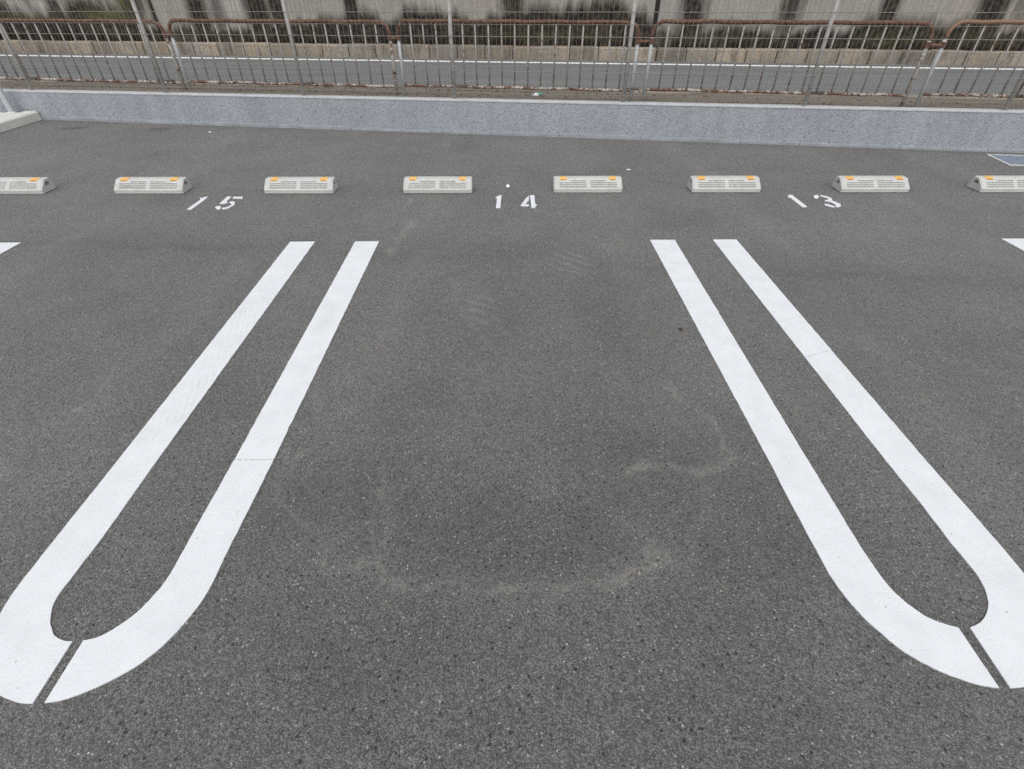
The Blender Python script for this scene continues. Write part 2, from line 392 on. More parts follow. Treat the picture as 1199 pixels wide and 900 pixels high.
def f_pale(x, y):
    wx = x + (vnoise(x, y, 12, 1) - .5) * .05 + (vnoise(x, y, 34, 3) - .5) * .025; wy = y + (vnoise(x, y, 12, 2) - .5) * .05 + (vnoise(x, y, 34, 4) - .5) * .025
    out = np.zeros(x.shape)
    for pts, w, hw, s in TIDE:
        d = pdist(wx, wy, pts); br = .25 + 1.0 * vnoise(x, y, 11, 5)
        out = np.maximum(out, s * br * (1.0 * np.exp(-(d / w) ** 2) + .35 * np.exp(-(d / hw) ** 2)))
    # tyre-tread dust prints: parallel diagonal dashes
    for cx, cy, rx, ry, ang, s in ((.40, 3.05, .14, .20, .5, .7), (-.16, 2.48, .11, .17, .6, .55), (-.78, 3.5, .07, .2, .3, .25), (.20, 2.2, .15, .3, .2, .12)):
        e = ((wx - cx) / rx) ** 2 + ((wy - cy) / ry) ** 2
        st = .5 + .5 * np.sin((x * math.cos(ang) * .6 + y * math.sin(ang) * 1.4) * 95 + vnoise(x, y, 12, 3) * 3)
        out = np.maximum(out, s * np.exp(-e ** 1.5) * (.15 + .85 * st ** 2) * (.4 + .8 * vnoise(x, y, 25, 8)))
    # broad dusty film in the bay
    film = np.clip((vnoise(x, y, 1.1, 11) + .5 * vnoise(x, y, 2.7, 12) - .85) * 1.2, 0, 1) * .22
    # faint wheel tracks running into each bay
    for bx in (-2.46, .04, 2.54):
        for o in (-.68, .68):
            film = np.maximum(film, .16 * np.exp(-((x - bx - o + .05 * np.sin(y * 1.3)) / .12) ** 2) * np.clip(y - .6, 0, 1) * (.4 + .8 * vnoise(x, y, 3, 21)))
    return np.clip(np.maximum(out, film), 0, 1)

def f_dark(x, y):
    wx = x + (vnoise(x, y, 6, 31) - .5) * .10; wy = y + (vnoise(x, y, 6, 32) - .5) * .10
    out = .42 * np.exp(-(pdist(wx, wy, CREASE) / .07) ** 2) * (.35 + .9 * vnoise(x, y, 2.2, 33))
    out = np.maximum(out, .22 * np.exp(-(pdist(wx, wy, CREASE) / .25) ** 2) * (.3 + .9 * vnoise(x, y, 3, 34)))
    inner = np.exp(-(((wx - .02) / .50) ** 4 + ((wy - 1.02) / .16) ** 4)) * .34 * (.4 + .9 * vnoise(x, y, 4, 35))
    inner = np.maximum(inner, np.exp(-(((wx + .60) / .20) ** 4 + ((wy - 1.22) / .18) ** 4)) * .32 * (.4 + .9 * vnoise(x, y, 5, 38)))
    inner = np.maximum(inner, np.exp(-(((wx - .70) / .14) ** 4 + ((wy - 1.42) / .10) ** 4)) * .26)
    out = np.maximum(out, inner)
    # oil drips and dull tyre scuffs
    mott = np.clip(vnoise(x, y, 1.6, 36) * .6 + vnoise(x, y, 4.3, 37) * .4 - .55, 0, 1) * .9
    out = np.maximum(out, mott)
    for cx, cy, rx, ry, s in ((-5.303, 6.866, .095, .075, 3.0), (-4.187, 6.767, .085, .065, 2.2), (-2.9, 4.3, .28, .10, .35), (1.5, 3.9, .3, .16, .25),
                              (-1.7, 4.33, .25, .05, .3), (.45, 3.05, .5, .2, .2), (-.05, 2.9, .3, .12, .25), (.7, 4.33, .3, .05, .25), (2.0, 4.3, .4, .05, .2), (2.45, 2.1, .5, .25, .18)):
        out = np.maximum(out, s * np.exp(-(((wx - cx) / rx) ** 2 + ((wy - cy) / ry) ** 2)))
    # darker band fading out from the foot of the wall
    a = math.radians(WALL_DEG); dn = -(x * -math.sin(a) + (y - 6.45) * math.cos(a))
    out = np.maximum(out, .40 * np.exp(-(np.clip(dn, 0, 9) / .10) ** 1.3) * (.4 + .8 * vnoise(x, y, 5, 41)))
    return np.clip(out, 0, 1)

xs = np.unique(np.round(np.concatenate([np.linspace(-40, -7, 12), np.linspace(-7, -3.4, 90), np.linspace(-3.4, 3.4, 600), np.linspace(3.4, 7, 90), np.linspace(7, 40, 12)]), 4))
ys = np.unique(np.round(np.concatenate([np.linspace(-25, .2, 12), np.linspace(.2, 4.6, 430), np.linspace(4.6, 7.6, 110)]), 4))
def lot_pos(X, Y):   # the far edge of the sheet runs under the wall, in line with it
    a = math.tan(math.radians(WALL_DEG)); y = np.where(Y > 4.6, 4.6 + (Y - 4.6) * ((6.45 + .07 + a * X) - 4.6) / 3.0, Y)
    return np.stack([X, y, np.zeros(X.size)], 1)
lot = grid('parking_lot', xs, ys, 0, M['asphalt'], lot_pos, None, kind='structure')
co = np.empty(len(lot.data.vertices) * 3, np.float32); lot.data.vertices.foreach_get('co', co); co = co.reshape(-1, 3)
for an, fn in (('pale', f_pale), ('dark', f_dark)):
    a = lot.data.attributes.new(an, 'FLOAT', 'POINT'); a.data.foreach_set('value', fn(co[:, 0].astype(float), co[:, 1].astype(float)).astype(np.float32))

g = MB(); g.add([(-260, -260, -.03), (260, -260, -.03), (260, 260, -.03), (-260, 260, -.03)], [(0, 1, 2, 3)])
tag(g.build('ground', M['gravel']), kind='structure')

TL = 42.0
v = MB()   # verge strip between the low wall and the road kerb
p = [W(-TL, .125, 0), W(TL, .125, 0), S(TL, 1.36, 0), S(-TL, 1.36, 0)]
p = [(q.x, q.y) for q in p]; v.slab(p, -.02, .25); tag(v.build('verge', M['verge']), kind='structure')
kb = MB(); t = -20.0
while t < 20:
    kb.box(S, t, t + .594, 1.365, 1.50, .0, .262); t += .6
tag(kb.build('near_kerb', M['kerb'], bevel=.012), kind='structure')
r = MB(); r.box(S, -TL, TL, 1.505, 5.44, -.02, .15); tag(r.build('road', M['road']), kind='structure')
kb = MB(); t = -20.04
while t < 20:
    jz = random.uniform(-.006, .006); jn = random.uniform(-.006, .006)
    kb.box(S, t, t + .545, 5.45 + jn, 5.68, .0, .365 + jz); t += .558
tag(kb.build('far_kerb', M['kerb'], bevel=.018), kind='structure')
gt = MB(); gt.box(S, -TL, TL, 5.47, 5.69, -.01, .33); tag(gt.build('kerb_bedding', M['gap']), kind='structure')
ln = MB(); t = -30.0     # worn edge line, in uneven lengths
n_ = 120
for i in range(n_):
    t0 = -30 + i * .5; ln.add([S(t0, 4.90 + random.uniform(-.004, .004), .1545), S(t0 + .5, 4.90 + random.uniform(-.004, .004), .1545), S(t0 + .5, 5.08, .1545), S(t0, 5.08, .1545)], [(0, 1, 2, 3)])
ro = tag(ln.build('road_edge_line', M['rline']), kind='structure')

# retaining wall across the street -------------------------------------------------
STAINS = [  # t, half width, strength
    (-11.2, .10, .35), (-10.75, .08, .45), (-10.17, .20, .75), (-9.75, .10, .6), (-9.35, .10, .55), (-8.42, .26, .80), (-8.05, .12, .5), (-6.98, .24, .90), (-6.55, .14, .55),
    (-5.72, .30, .95), (-5.32, .16, .85), (-3.80, .17, .95), (-1.7, .10, .18), (-.56, .24, .75), (.96, .18, .35), (2.83, .26, .80), (3.05, .12, .5),
    (4.60, .20, .70), (6.30, .22, .80), (8.05, .36, .85), (8.6, .12, .5), (9.8, .25, .7), (11.4, .2, .7), (-12.6, .25, .7), (-14.1, .2, .8), (13, .2, .6)]
BASE = [(-16, .42, .8), (-11.8, .40, .95), (-8.8, .38, .95), (-8.0, .22, .7), (-7.0, .18, .65), (-5.8, .20, .8), (-5.2, .27, .9), (-3.0, .28, .92), (-2.7, .40, 1.0), (1.9, .42, 1.0),
        (2.25, .22, .55), (2.8, .20, .6), (4.0, .24, .7), (5.3, .26, .8), (6.5, .26, .75), (7.4, .28, .75), (8.9, .30, .8), (16, .3, .7)]
bt = np.array(BASE)
def d_dirt(t, z):
    out = np.zeros(t.shape)
    for c, w, s in STAINS:
        wob = c + (vnoise(z * 0 + c, z, 1.3, int(c * 10) % 97) - .5) * .10
        ww = w * (.75 + .6 * vnoise(z * 0 + c * 3, z, 2.0, 51))
        out = np.maximum(out, .84 * s * np.clip(1.45 - np.abs(t - wob) / ww, 0, 1))
    hb = np.interp(t, bt[:, 0], bt[:, 1]) * (.55 + .75 * vnoise(t, t * 0, 2.3, 61) + .25 * vnoise(t, t * 0, 9, 62)); sb = np.interp(t, bt[:, 0], bt[:, 2])
    band = sb * np.clip(1.9 - (z - .36) / hb, 0, 1)
    return np.clip(np.maximum(out, band), 0, 1)
def d_moss(t, z):
    m = np.exp(-((t + 9.05) / .55) ** 4) * np.exp(-((z - .80) / .13) ** 2) * 1.1
    m = np.maximum(m, np.exp(-((t + 8.62) / .12) ** 2) * np.clip((z - .7) * 4, 0, 1) * .9)
    m = np.maximum(m, .55 * np.exp(-((t + 11.2) / 1.2) ** 4) * np.exp(-((z - .80) / .08) ** 2))
    m = np.maximum(m, .35 * np.exp(-((z - .52) / .10) ** 2) * np.clip(vnoise(t, t * 0, 1.1, 71) * 2 - .7, 0, 1))
    return np.clip(m, 0, 1)
def d_efflo(t, z):
    m = np.zeros(t.shape)
    for c, w, z0 in ((-11.15, .14, .86), (-10.45, .07, .80), (-9.98, .05, .8), (-8.95, .10, .85), (-6.2, .2, .8), (-5.1, .05, .75), (-2.0, .2, .95)):
        m = np.maximum(m, np.exp(-((t - c) / w) ** 2) * np.clip((z - z0 + .1) * 6, 0, 1))
    return m
rw = empty('retaining_wall', S(0, 5.70, .3), 'tall stained concrete retaining wall across the road, black streaks and dark mossy foot', 'wall')
J = 2.19
edges = [J - 30.6, J - 20.4, J - 10.2 - .0, J, J + 10.2, J + 20.4]
for a, b in zip(edges[:-1], edges[1:]):
    a2, b2 = a + .045, b - .045
    tt = np.linspace(a2, b2, int((b2 - a2) / .03)); zz = np.concatenate([np.linspace(.28, 1.3, 44), np.linspace(1.36, 2.6, 16)])
    def fp(X, Y):
        P0 = S(0, 5.70, 0); T = S(1, 5.70, 0) - P0
        return np.stack([P0.x + T.x * X, P0.y + T.y * X, Y], 1)
    o = grid('wall_panel', tt, zz, 0, M['retain'], fp, {'dirt': d_dirt, 'moss': d_moss, 'efflo': d_efflo})
    sm = o.modifiers.new('thick', 'SOLIDIFY'); sm.thickness = .35; sm.offset = -1
    o.parent = rw; o.matrix_parent_inverse = Matrix.Translation(-Vector(rw.location))
jf = MB()
for e in edges[1:-1]: jf.box(S, e - .05, e + .05, 5.76, 5.98, .28, 2.55)
jf.build('joint', M['gap'], rw, rw.location)
hs = MB()
hs.add([S(-120, 6.06, -.02), S(120, 6.06, -.02), S(120, 6.06, 2.45), S(-120, 6.06, 2.45), S(120, 40, 14), S(-120, 40, 14), S(120, 120, 22), S(-120, 120, 22)],
       [(0, 1, 2, 3), (3, 2, 4, 5), (5, 4, 6, 7)])
tag(hs.build('hillside', M['soil']), kind='structure')

# weeds and dead growth along the foot of the retaining wall
wd = MB()
def blade(P, h, w, lean, la):
    dx = Vector((math.cos(la), math.sin(la), 0)); sd = Vector((-dx.y, dx.x, 0)) * w
    a = P; b = P + Vector((0, 0, h * .6)) + dx * lean * .4; c = P + Vector((0, 0, h)) + dx * lean
    wd.add([a - sd, a + sd, b + sd * .7, b - sd * .7, c], [(0, 1, 2, 3), (3, 2, 4)])
for lo, hi, num, hm in ((-12.5, -8.5, 700, .26), (-8.2, -5.4, 260, .14), (-5.3, -3, 320, .17), (-2.8, 2.2, 520, .20), (2.3, 9.5, 700, .14)):
    for i in range(num // 14):
        c = random.uniform(lo, hi); hh = hm * random.uniform(.5, 1.15)
        for j in range(14):
            t = c + random.gauss(0, .09); blade(S(t, 5.655 + random.uniform(0, .035), .355), hh * random.uniform(.4, 1.0), .005 * random.uniform(.6, 1.6), random.uniform(0, .08), random.uniform(-3.6, .5))
tag(wd.build('weeds', M['weedm']), 'dry dark weeds growing along the foot of the stained retaining wall', 'weeds', kind='stuff')

# leaf litter on the verge
lf = MB()
for i in range(1500):
    t = random.uniform(-11, 10); n = random.choice([random.uniform(.14, 1.30), random.gauss(.9, .12), random.gauss(1.25, .06)])
    q = W(t, min(max(n, .15), 1.2), .256 + random.uniform(0, .008)); s = random.uniform(.008, .03); a = random.uniform(0, 6.28)
    u = Vector((math.cos(a), math.sin(a), random.uniform(-.3, .3))) * s; w = Vector((-math.sin(a), math.cos(a), random.uniform(-.3, .3))) * s * .5
    lf.add([q - u, q - w, q + u, q + w], [(0, 1, 2, 3)])
tag(lf.build('leaf_litter', M['litterm']), 'brown leaf litter scattered on the verge behind the mesh fence', 'litter', kind='stuff')

# ------------------------------------------------------------------ low wall and mesh fence
lw = empty('low_wall', W(0, .06, 0), 'low blue-grey roughcast wall with pale mortar top carrying the wire mesh fence', 'wall')
WT0, WT1 = -16.0, 16.0
b = MB(); b.box(W, WT0, WT1, 0, .12, -.05, (wall_top(WT0) - .012, wall_top(WT1) - .012)); b.build('wall_body', M['cast'], lw, lw.location)
b = MB(); b.box(W, WT0, WT1, -.004, .123, (wall_top(WT0) - .011, wall_top(WT1) - .011), (wall_top(WT0) + .006, wall_top(WT1) + .006)); b.build('coping', M['cap'], lw, lw.location, bevel=.004)
b = MB(); t = WT0
while t < WT1:
    e = t + random.uniform(.5, 1.5); b.box(W, t, e - .004, -.012 - random.uniform(0, .006), -.001, -.02, .030 + random.uniform(-.006, .009)); t = e
b.build('skirting', M['skirt'], lw, lw.location, bevel=.004)

PT = [-9.8, -7.96, -6.10, -4.236, -2.45, -.62, 1.28, 3.18, 5.12, 7.05, 8.97]
mf = empty('mesh_fence', W(0, .06, wall_top(0)), 'grey wire mesh fence on round posts standing on the low blue-grey wall', 'fence')
for i, t in enumerate(PT):
    zt = wall_top(t); b = MB(); b.tube([W(t, .06, zt - .05), W(t, .06, 1.60)], .0205, 12)
    po = b.build('post', M['post'], mf, mf.location, smooth=False)
    for pl in po.data.polygons: pl.use_smooth = len(pl.vertices) == 4
    b = MB(); b.tube([W(t, .06, zt + .002), W(t, .06, zt + .010)], .032, 12); b.build('base_ring', M['cap'], po, mf.location)
    b = MB(); b.tube([W(t, .06, 1.60), W(t, .06, 1.615)], [.023, .014], 12); b.build('post_cap', M['post'], po, mf.location)
    b = MB(); b.box(W, t + .07, t + .155, .030, .075, zt + .128, zt + .150); b.box(W, t + .012, t + .075, .048, .062, zt + .134, zt + .144)
    b.build('clamp', M['clamp'], po, mf.location, bevel=.004)
hz = [.078, .183, .288, .393, .498, .603, .708, .813, .918, 1.023, 1.128, 1.2]
for t0, t1 in zip(PT[:-1], PT[1:]):
    b = MB(); n_ = int(round((t1 - t0) / .05))
    for j in range(1, n_):
        t = t0 + (t1 - t0) * j / n_; jt = random.uniform(-.0025, .0025)
        b.tube([W(t + jt, .032, wall_top(t) + .03), W(t, .032, wall_top(t) + 1.22)], .0014, 5)
    for j, h in enumerate(hz):
        rr = .0030 if j in (2, 5, 7) else .0021
        b.tube([W(t0, .0285, wall_top(t0) + h), W((t0 + t1) / 2, .0285, wall_top((t0 + t1) / 2) + h - .002), W(t1, .0285, wall_top(t1) + h)], rr, 5)
    b.build('mesh_panel', M['wire'], mf, mf.location)

# ------------------------------------------------------------------ road barriers (pipe guard rails)
BARS = 17
PAN = [  # t0, t1, left post material, right post material, label
    (-7.52, -4.55, 'rust_post', 'rust_post', 'rusty pipe barrier cut off by the left photo edge, its right post brown'),
    (-4.46, -1.56, 'post_pale', 'rust_post', 'rusty pipe barrier with a pale silver left post, left of the middle barrier'),
    (-1.455, 1.405, 'post_pale', 'post_pale', 'middle pipe barrier with flaking rusted top rail, behind the number 14'),
    (1.56, 4.50, 'post_pale', 'rust_post', 'pipe barrier right of the black wall joint, its right post brown with rust'),
    (4.655, 7.62, 'post_pale', 'rust_post', 'far right pipe barrier with a pale orange top rail, cut off by the edge'),
]
ZG, ZB, RB, BN = .25, .363, .12, .80
def make_barrier(t0, t1, ml, mr, label, i):
    root = empty('pipe_barrier', W((t0 + t1) / 2, BN, ZG), label, 'barrier', 'pipe barriers along the road')
    c = (t0 + t1) / 2; zt = lambda t: 1.034 + .006 * t
    zz = zt(c); O = root.location
    pts = [W(t0, BN, zz - RB - .03), W(t0, BN, zz - RB)]
    pts += [W(t0 + RB - RB * math.cos(a), BN, zz - RB + RB * math.sin(a)) for a in np.linspace(.2, math.pi / 2, 7)]
    k = 16
    for j in range(1, k): pts.append(W(t0 + RB + (t1 - t0 - 2 * RB) * j / k, BN, zz + .003 * math.sin(j * 1.7 + i) + .006 * (j / k - .5)))
    pts += [W(t1 - RB + RB * math.sin(a), BN, zz - RB + RB * math.cos(a)) for a in np.linspace(0, math.pi / 2 - .2, 7)]
    pts += [W(t1, BN, zz - RB), W(t1, BN, zz - RB - .03)]
    b = MB(); b.tube(pts, .0205, 10)
    b.build('top_rail', M['rust_pale' if i == 4 else 'rust_top'], root, O, smooth=True)
    for t, m, bend in ((t0, ml, 0), (t1, mr, .025 if i == 0 else 0)):
        b = MB(); b.tube([W(t, BN, zz - RB - .03), W(t + bend, BN, (zz + ZG) / 2), W(t + bend * .6, BN, ZG - .05)], .0205, 10)
        b.build('post', M[m], root, O, smooth=True)
    b = MB(); pts = [W(t0 + (t1 - t0) * j / 12, BN, ZB + .0055 * c + .003 * math.sin(j * 2.1 + i)) for j in range(13)]
    b.tube(pts, .017, 8); b.build('bottom_rail', M['rust_bot'], root, O, smooth=True)
    for j in range(BARS):
        t = t0 + (t1 - t0) * (j + 1) / (BARS + 1); jt = random.uniform(-.006, .006)
        b = MB(); b.tube([W(t, BN, ZB + .0055 * c), W(t + jt, BN, zz - .015)], .0098, 8); b.build('bar', M['rust_bar'], root, O, smooth=True)
    return root
bars = [make_barrier(*p, i) for i, p in enumerate(PAN)]
for i in range(len(PAN) - 1):       # short rusted link between neighbouring posts, fixed to the left barrier
    a, bb = PAN[i][1], PAN[i + 1][0]
    b = MB(); b.tube([W(a - .02, BN, .865), W((a + bb) / 2, BN - .01, .858), W(bb + .02, BN, .868)], .018, 8)
    b.tube([W(a, BN, .84), W(a, BN, .89)], .031, 10); b.tube([W(bb, BN, .843), W(bb, BN, .893)], .031, 10)
    b.build('link', M['rust_top'], bars[i], bars[i].location, smooth=False)

# ------------------------------------------------------------------ wheel stops
def make_stop():
    L = .60; hx = L / 2
    root = empty('wheel_stop', (0, 0, 0), 'stop', 'wheel stop', 'concrete wheel stops')
    # front slope runs from (y .004, z .036) up to (y .078, z .100)
    p0 = Vector((.004, .036)); p1 = Vector((.078, .100)); sl = (p1 - p0); nl = Vector((sl.y, -sl.x)).normalized()
    rows = [(.14, .20, .245), (.33, .39, .245), (.52, .58, .245), (.71, .77, .150)]
    e = .012; su = [0.0]
    for a, c, _ in rows: su += [a - e, a + e, c - e, c + e]
    su += [1.0]
    ex = .0015; xsn = [-hx + .006, -hx + .02, -.245 - ex, -.245 + ex, -.150 - ex, -.150 + ex, -.018 - ex, -.018 + ex, .018 - ex, .018 + ex, .150 - ex, .150 + ex, .245 - ex, .245 + ex, hx - .02, hx - .006]
    def depth(x, s):
        for a, c, w in rows:
            if a - e * .5 < s < c + e * .5 and .018 < abs(x) < w: return .009
        return 0
    def prof(x):
        k = max(0, (abs(x) - (hx - .021)) / .015)          # ends: chamfered in at the front corner
        pr = [(.165, 0.0), (.165, .030), (.138, .100 - .004 * k)]
        for s in reversed(su):
            q = p0 + sl * s - nl * depth(x, s); pr.append((q.x + .010 * k, q.y - .004 * k * s))
        pr += [(.0 + .010 * k, .030), (.0 + .010 * k, 0.0)]
        return pr
    b = MB(); vs = []; m = len(prof(0))
    for x in xsn:
        for (y, z) in prof(x):
            lift = .0035
            xx = x - math.copysign(.003 * z / .100, x) if abs(x) > hx - .007 else x      # end faces lean inward
            vs.append((xx, y, z + (lift if z < .02 else 0)))
    fs = []
    for i in range(len(xsn) - 1):
        for j in range(m - 1): fs.append((i * m + j, i * m + j + 1, (i + 1) * m + j + 1, (i + 1) * m + j))
    b.add(vs, fs)
    # end faces with a rectangular hollow
    for sgn in (-1, 1):
        base = 0 if sgn < 0 else (len(xsn) - 1) * m
        ring = [Vector(vs[base + j]) for j in range(m)]
        lo = lambda y, z: Vector((sgn * (hx - .006 - .003 * z / .100), y, z))
        hole = [lo(.125, .050), lo(.116, .077), lo(.080, .077), lo(.066, .050)]
        dp = [h - Vector((sgn * .03, 0, 0)) for h in hole]
        key = [ring[0], ring[1], ring[2], ring[3]]
        low = [ring[-1], ring[-2]]
        top_front = ring[3]; bot_front = ring[-3]
        V = [ring[0], ring[1], ring[2], top_front, bot_front, ring[-2], ring[-1]] + hole + dp
        F = [(0, 1, 7), (1, 2, 8, 7), (2, 3, 9, 8), (3, 4, 10, 9), (4, 5, 10), (5, 6, 10), (6, 0, 7, 10), (7, 8, 12, 11), (8, 9, 13, 12), (9, 10, 14, 13), (10, 7, 11, 14), (11, 12, 13, 14)]
        b.add(V, F)
        cap = MB(); cap.add(ring[3:-2], [tuple(range(len(ring[3:-2])))]); b.add(ring[3:-2], [tuple(range(len(ring[3:-2])))])
    b.build('body', M['stop'], root)
    a_ = MB(); a_.box(lambda t, n, z: Vector((t, n, z)), -hx + .022, hx - .022, .012, .155, 0, .003); a_.build('contact_shadow_pad', M['gap'], root)  # near-black sheet under the body, drawn in as its contact shadow
    for sx in (-1, 1):
        c = MB(); x = sx * .212
        # amber housing wrapping the top front edge, with a darker lens set into its front
        q = [(x - .030, .063, .0900), (x + .030, .063, .0900), (x + .030, .074, .1025), (x - .030, .074, .1025), (x + .030, .124, .1030), (x - .030, .124, .1030),
             (x - .030, .066, .080), (x + .030, .066, .080), (x + .030, .124, .094), (x - .030, .124, .094)]
        c.add(q, [(0, 1, 2, 3), (3, 2, 4, 5), (6, 7, 1, 0), (0, 3, 5, 9, 6), (1, 7, 8, 4, 2), (5, 4, 8, 9)])
        rf = c.build('reflector', M['amber'], root)
        d = MB(); g0 = Vector((0, .018, .0195)).normalized(); nn = Vector((0, -g0.z, g0.y)) * .0018
        A = Vector((x - .024, .0635, .0905)); Bv = A + g0 * .008
        d.add([A + nn, A + Vector((.048, 0, 0)) + nn, Bv + Vector((.048, 0, 0)) + nn, Bv + nn, A, A + Vector((.048, 0, 0)), Bv + Vector((.048, 0, 0)), Bv], [(0, 1, 2, 3), (4, 5, 1, 0), (5, 6, 2, 1), (6, 7, 3, 2), (7, 4, 0, 3)])
        d.build('lens', M['amber_dark'], rf)
    return root
STOPS = [(-4.262, 4.433, .3, 'pale concrete wheel stop cut off by the left edge of the photo'),
         (-3.069, 4.429, .4, 'pale concrete wheel stop on the left side of the white number 15'),
         (-1.788, 4.420, .3, 'pale concrete wheel stop on the right side of the white number 15'),
         (-.603, 4.421, .3, 'pale concrete wheel stop on the left side of the white number 14'),
         (.686, 4.421, .2, 'pale concrete wheel stop on the right side of the white number 14'),
         (1.873, 4.416, .3, 'pale concrete wheel stop on the left side of the white number 13'),
         (3.147, 4.405, .3, 'pale concrete wheel stop on the right side of the white number 13'),
         (4.343, 4.396, .3, 'pale concrete wheel stop near the blue-grey utility cover, cut off by the right edge')]
proto = make_stop()
for i, (x, y, rz, lab) in enumerate(STOPS):
    o = proto if i == 0 else copy_tree(proto)
    o.location = (x, y, .001); o.rotation_euler.z = math.radians(-rz); o['label'] = lab

# ------------------------------------------------------------------ painted markings
def densify(pts, step):
    out = []
    for a, b in zip(pts[:-1], pts[1:]):
        n = max(1, int(math.dist(a, b) / step))
        out += [(a[0] + (b[0] - a[0]) * i / n, a[1] + (b[1] - a[1]) * i / n) for i in range(n)]
    return out + [pts[-1]]
def catmull(pts, k=4):
    P = [pts[0]] + pts + [pts[-1]]; out = []
    for i in range(1, len(P) - 2):
        a, b, c, d = P[i - 1:i + 3]
        for j in range(k):
            t = j / k
            out.append(tuple(.5 * (2 * b[m] + (c[m] - a[m]) * t + (2 * a[m] - 5 * b[m] + 4 * c[m] - d[m]) * t * t + (3 * b[m] - a[m] - 3 * c[m] + d[m]) * t ** 3) for m in (0, 1)))
    return out + [pts[-1]]
def side(pts, seed):
    q = densify(catmull(densify(pts, .16), 4), .018); out = []
    for i, (x, y) in enumerate(q):
        e = 0 if i in (0, len(q) - 1) else .0013 * mnoise.noise(Vector((x * 30, y * 30, seed))) + .0016 * mnoise.noise(Vector((x * 90, y * 90, seed)))
        if e and mnoise.noise(Vector((x * 14, y * 14, seed + 5))) > .66: e += random.uniform(-.004, .002)
        out.append((x + e, y + e * .6))
    return out
UL = [([[(-1.5276, 3.4123), (-1.5085, 1.3518), (-1.5072, 1.0151), (-1.506, .87), (-1.498, .77), (-1.470, .685), (-1.428, .618), (-1.375, .565), (-1.3231, .5320), (-1.2618, .5158), (-1.2267, .5126)],
        [(-1.2287, .6695), (-1.2534, .6721), (-1.2856, .6842), (-1.3129, .7062), (-1.3432, .7463), (-1.3607, .7935), (-1.3604, .8542), (-1.3549, 1.0072), (-1.3571, 1.3505), (-1.3548, 3.4136)]]),
      ([[(-.9068, 3.417), (-.9095, 1.3468), (-.9124, 1.1513), (-.916, .9522), (-.9153, .8337), (-.9276, .7584), (-.9578, .6764), (-1.0012, .6128), (-1.0569, .5681), (-1.1171, .5356), (-1.1596, .52), (-1.1973, .5143)],
        [(-1.1993, .6716), (-1.1631, .6808), (-1.1273, .7096), (-1.0961, .7495), (-1.0745, .802), (-1.0606, .8748), (-1.0618, 1.1083), (-1.0609, 1.3481), (-1.0735, 3.4126)]])]
UR = [([[(.9991, 3.4222), (.9977, 1.3311), (.9948, 1.1282), (.9949, .975), (.9957, .8582), (1.0074, .7798), (1.0341, .707), (1.0751, .6377), (1.1288, .5869), (1.1892, .5544), (1.2336, .5373), (1.2796, .5293)],
        [(1.2819, .687), (1.2366, .7034), (1.1964, .7361), (1.1662, .7866), (1.1514, .8511), (1.146, .9803), (1.1473, 1.142), (1.1488, 1.3299), (1.1737, 3.4206)]]),
      ([[(1.6098, 3.4242), (1.6022, 1.3261), (1.6053, 1.058), (1.6045, .8732), (1.594, .775), (1.566, .70), (1.523, .635), (1.468, .582), (1.41, .552), (1.3496, .5323), (1.3088, .5291)],
        [(1.3157, .6875), (1.3601, .7044), (1.3997, .7345), (1.4292, .771), (1.4488, .8202), (1.4543, .872), (1.4515, .9584), (1.4529, 1.1245), (1.4478, 1.3274), (1.444, 3.4256)]])]
def u_line(data, loc, label):
    root = empty('parking_line', loc, label, 'parking line', 'U-shaped white lines between bays')
    for h, (o_, i_) in enumerate(data):
        b = MB(); b.slab(side(o_, h + loc[0]) + side(i_, h + 3 + loc[0]), .0005, .0045)
        b.build('painted_half', M['paint'], root, Vector(loc))
    return root
ul = u_line(UL, (-1.21, .52, 0), 'white U-shaped bay line with faint tyre scuffs, between numbers 15 and 14')
ur = u_line(UR, (1.30, .53, 0), 'clean white U-shaped bay line between numbers 14 and 13')
for src, dx, lab in ((ul, -2.5, 'white bay line whose far tip only just shows at the left edge of the photo'), (ur, 2.49, 'white bay line whose far tip only just shows at the right edge of the photo')):
    c = copy_tree(src); c.location.x += dx; c['label'] = lab

